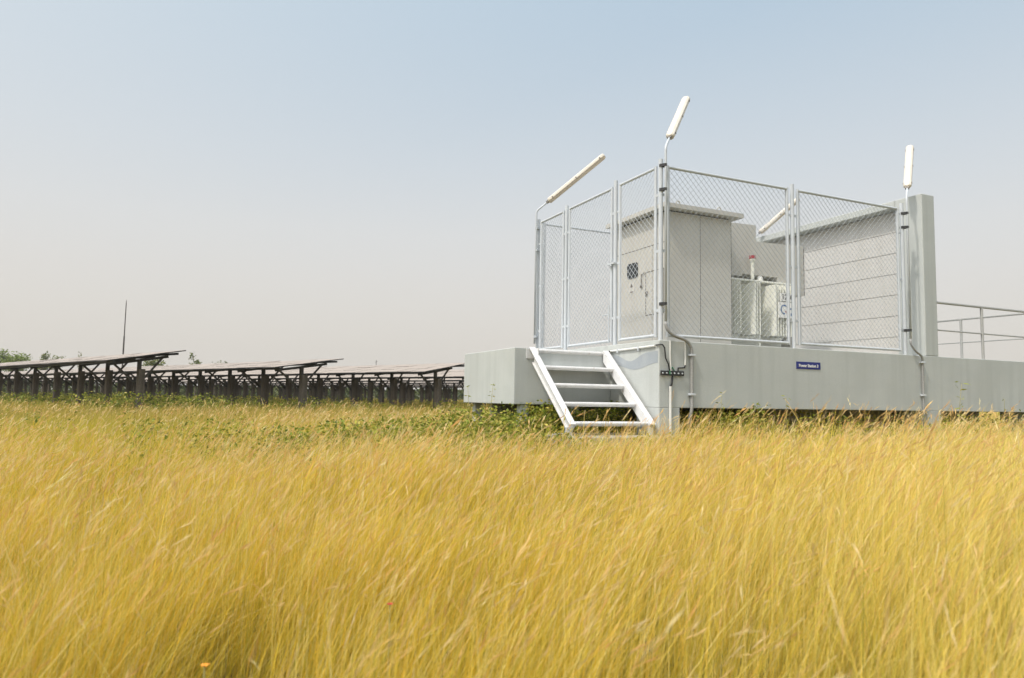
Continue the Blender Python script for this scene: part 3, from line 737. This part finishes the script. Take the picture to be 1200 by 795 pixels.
for n, d0, d1, wid, seg, hk, headf, hl, hw_, side in (
    (100000, .75, 3.2, .0020, 5, 1.0, .16, .070, .0042, 1.2),
    (140000, 3.2, 7.0, .0031, 4, 1.0, .28, .085, .007, 1.4),
    (110000, 7.0, 13., .0055, 3, 1.0, .33, .085, .008, 1.5),
    (90000, 13., 24., .011, 3, .95, .40, .10, .012, 2),
    (60000, 24., 50., .032, 2, .9, .25, .12, .02, 3),
    (50000, 50., 120., .09, 2, .9, 0, .1, .02, 3)):
    p, dep = scatter(n, d0, d1, side=side); k = clear(p)
    if d1 < 24: k &= rng.uniform(0, 1, len(p)) < .04 + 1.35 * vnoise(p[:, 0] + 3, p[:, 1] + 3, .21, 71) ** 1.3      # grows in tufts
    p, dep = p[k], dep[k]
    H = height_field(p) * np.clip(rng.normal(.86, .21, len(p)), .3, 1.35) * hk
    H *= np.where(dep < 1.6, .92, 1) * (.72 + .50 * vnoise(p[:, 0] + 3, p[:, 1] + 3, .21, 71))
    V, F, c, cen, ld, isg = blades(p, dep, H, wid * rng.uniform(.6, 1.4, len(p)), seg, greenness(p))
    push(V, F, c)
    if headf:
        pick = np.where((rng.uniform(0, 1, len(p)) < headf) & ~isg & (H > .36))[0]
        push(*heads(cen, ld, pick, hl, hw_, *((9, .16) if d1 < 8 else (4, .45))))
# taller single stalks standing above the rest
p, dep = scatter(420, 1.7, 9.0, half=.75, side=.5); k = clear(p); p, dep = p[k], dep[k]
H = height_field(p) * rng.uniform(1.08, 1.40, len(p))
V, F, c, cen, ld, isg = blades(p, dep, H, .005 + .0006 * dep, 5, np.zeros(len(p)), .38, .6); push(V, F, c)
push(*heads(cen, ld, np.arange(len(p)), .10, .0065, 14, .16))
p, dep = scatter(900, 6.0, 21., half=.75, side=.5); k = clear(p); p, dep = p[k], dep[k]
H = height_field(p) * rng.uniform(1.05, 1.45, len(p)) + .05
V, F, c, cen, ld, isg = blades(p, dep, H, .0035 + .0007 * dep, 4, np.zeros(len(p)), .34, .6); push(V, F, c)
push(*heads(cen, ld, np.arange(len(p)), .12, .011, 6, .4))
go = np_mesh('grass', np.concatenate(VV), np.concatenate(FF), np.concatenate(CC), M['grass']); tag(go, 'tall golden dry grass leaning in the wind across the field', 'grass', kind='stuff')

# ------------------------------------------------------------------ green weeds: by the platform and under the tables
PP = []; SS = []
def weeds(x0, x1, y0, y1, n, h0, h1, leaf, per=26, thr=0, fall=0):
    m_ = n // per; sx_ = rng.uniform(x0, x1, m_); sy_ = rng.uniform(y0, y1, m_)
    if thr:                                   # patchy growth
        k_ = .65 * vnoise(sx_ + 70, sy_ + 70, .9, 51) + .35 * vnoise(sx_ + 70, sy_ + 70, .3, 52) + rng.normal(0, .08, m_) - fall * np.hypot(sx_ + 1.25, sy_ - 1.0) > thr
        sx_, sy_ = sx_[k_], sy_[k_]; m_ = len(sx_)
    hh = (1 - np.clip(fall * 1.3 * np.hypot(sx_ + 1.25, sy_ - 1.0), 0, .6)) * rng.uniform(h0, h1, m_) * (.82 + .30 * vnoise(sx_ + 40, sy_ + 40, .5, 31))
    idx = np.repeat(np.arange(m_), per); f = rng.uniform(.25, 1, len(idx)) ** .7
    P = np.stack([sx_[idx], sy_[idx], hh[idx] * f], 1); sp = .05 + .08 * (1 - f) 
    P[:, :2] += rng.normal(0, 1, (len(idx), 2)) * sp[:, None]
    PP.append(P); SS.append(leaf * rng.uniform(.6, 1.3, len(idx)))
weeds(-5.5, -1.15, -.9, 4.5, 60000, .30, .80, .048, 22, .23, .095)
weeds(-2.3, -1.1, .5, 1.6, 5000, .5, .84, .048, 24)
weeds(.33, 1.6, -.1, .35, 7000, .5, .80, .04)
weeds(-1.3, -.06, .63, .97, 12000, .55, .88, .045)
weeds(-1.2, -.15, 1.1, 2.0, 5000, .45, .72, .045)
weeds(-1.3, -.1, -.75, -.3, 2200, .35, .55, .04)
weeds(.45, 1.9, .05, 1.6, 9000, .5, .86, .045)
weeds(1.9, 7.0, -.15, .5, 7000, .4, .80, .045)
weeds(.4, 7.2, -.65, -.08, 9000, .40, .74, .040, 20, .48)
weeds(-5.5, -3.4, .5, 6., 6000, .25, .52, .05, 20, .62)
weeds(-12, -3, 4., 13., 9000, .25, .50, .06, 16, .62)
weeds(-5.0, -3.6, 1.0, 4.5, 1600, .25, .50, .05)
for (px, py), a0, a1 in (((-7.485, 22.24), -1, 28), ((-1.628, 23.786), -2, 50), ((4.614, 23.511), -2, 60)):
    n = 16000; u_ = rng.uniform(a0, a1, n) if False else a0 + (a1 - a0) * rng.uniform(0, 1, n) ** 1.3; v_ = rng.uniform(-1.0, 4.6, n)
    P = np.stack([px + dv.x * u_ + pp.x * v_, py + dv.y * u_ + pp.y * v_, np.zeros(n)], 1)
    P[:, 2] = rng.uniform(.1, 1, n) ** 1.2 * (.18 + .75 * vnoise(P[:, 0] + 200, P[:, 1] + 200, 1.4, 33) ** 1.3)
    PP.append(P); SS.append(.10 * rng.uniform(.6, 1.3, n))
P = np.concatenate(PP); S = np.concatenate(SS)
V, F, c = leaf_quads(P, S, pal(len(P), [(.18, .22, .025), (.26, .29, .035), (.34, .33, .05), (.13, .17, .02), (.42, .36, .08)], .2))
wo = np_mesh('weeds', V, F, c, M['leaf']); tag(wo, 'leafy green weeds growing around the platform base and under the solar tables', 'weeds', kind='stuff')

n = 26000; th = YAW + rng.uniform(-.78, .3, n); rr = rng.uniform(150, 170, n)
P = np.stack([CAM.x + rr * np.sin(th), CAM.y + rr * np.cos(th), np.zeros(n)], 1)
P[:, 2] = rng.uniform(0, 1, n) ** .8 * (1.5 + 1.6 * vnoise(th * 160 + 90, th * 0 + 3, 1.5, 35))
V, F, c = leaf_quads(P, .75 * rng.uniform(.6, 1.3, n), pal(n, [(.05, .075, .015), (.08, .10, .02), (.11, .12, .03)], .2))
to_ = np_mesh('far_scrub', V, F, c, M['leaf']); tag(to_, 'distant dark scrub closing the field beyond the solar tables', 'scrub', kind='stuff')

# single weeds that stand out against the concrete
def weed_plant(label, x, y, h, lean, nl, leaf, col):
    t = thing('weed_plant', label, 'plant', (x, y, 0), 0, 'single weeds standing against the platform')
    pts = [Vector((lean * h * (k / 8) ** 1.5, -.02 * k / 8, h * k / 8)) for k in range(9)]
    MB().tube(pts, [.006 * (1 - .7 * k / 8) for k in range(9)], 6).build('stem', M['stemgreen'], t, smooth=True)
    P = []
    for k in range(nl):
        f = .45 + .55 * k / max(1, nl - 1); i = min(7, int(f * 8)); q_ = pts[i].lerp(pts[i + 1], f * 8 - i)
        for _ in range(3): P.append(tuple(q_ + Vector((random.uniform(-.03, .03), random.uniform(-.03, .03), random.uniform(-.02, .02)))))
    P = np.array(P); V, F, c = leaf_quads(P, leaf * rng.uniform(.6, 1.2, len(P)), pal(len(P), col), .6, .3)
    np_mesh('leaves', V, F, c, M['leaf'], t)
M['stemgreen'] = mat('weed_stem', (.36, .32, .12), .7)
YG = [(.34, .34, .07), (.27, .30, .06), (.40, .34, .12)]
weed_plant('tall pale weed with drooping long leaves below the concrete pier', 4.63, -.35, 1.17, .12, 7, .10, YG)
weed_plant('short weed with a leafy top right of the tall pale weed', 5.75, -.3, .96, .03, 4, .07, YG)
weed_plant('bushy weed sprig standing in front of the landing block', -1.62, 1.25, 1.02, .05, 9, .06, YG)
weed_plant('thin weed sprig at the front face of the landing, left of the bushy one', -1.75, 1.5, .98, -.05, 6, .055, YG)
weed_plant('small weed standing beside the corrugated conduit on the platform face', .62, -.25, .93, .04, 6, .05, YG)
weed_plant('small weed under the blue sign on the platform face', 1.72, -.2, .92, -.03, 6, .055, YG)
def flower(label, px, py, dep, m_):
    p = at_depth(px, py, dep); t = thing('wild_flower', label, 'flower', (p.x, p.y, 0))
    MB().tube([(0, 0, 0), (0, 0, p.z)], .002, 6).build('stem', M['stemgreen'], t)
    b = MB()
    for k in range(5):
        a = k * 2 * math.pi / 5; c_, s_ = math.cos(a), math.sin(a); z = p.z
        b.add([(0, 0, z), (.009 * c_ - .006 * s_, .009 * s_ + .006 * c_, z + .006), (.017 * c_, .017 * s_, z + .004), (.009 * c_ + .006 * s_, .009 * s_ - .006 * c_, z + .006)], [(0, 1, 2, 3)])
    b.v = [(x * .6, y * .6, p.z + (z - p.z) * .6) for x, y, z in b.v]; b.build('petals', m_, t)
flower('tiny red flower among the grass in the middle of the field', 457, 709, 1.75, M['flower_red'])
flower('tiny red flower among the grass below the blue sign', 920, 590, 3.2, M['flower_red'])
flower('tiny orange flower low in the grass near the bottom edge', 240, 781, 1.4, M['flower_yellow'])
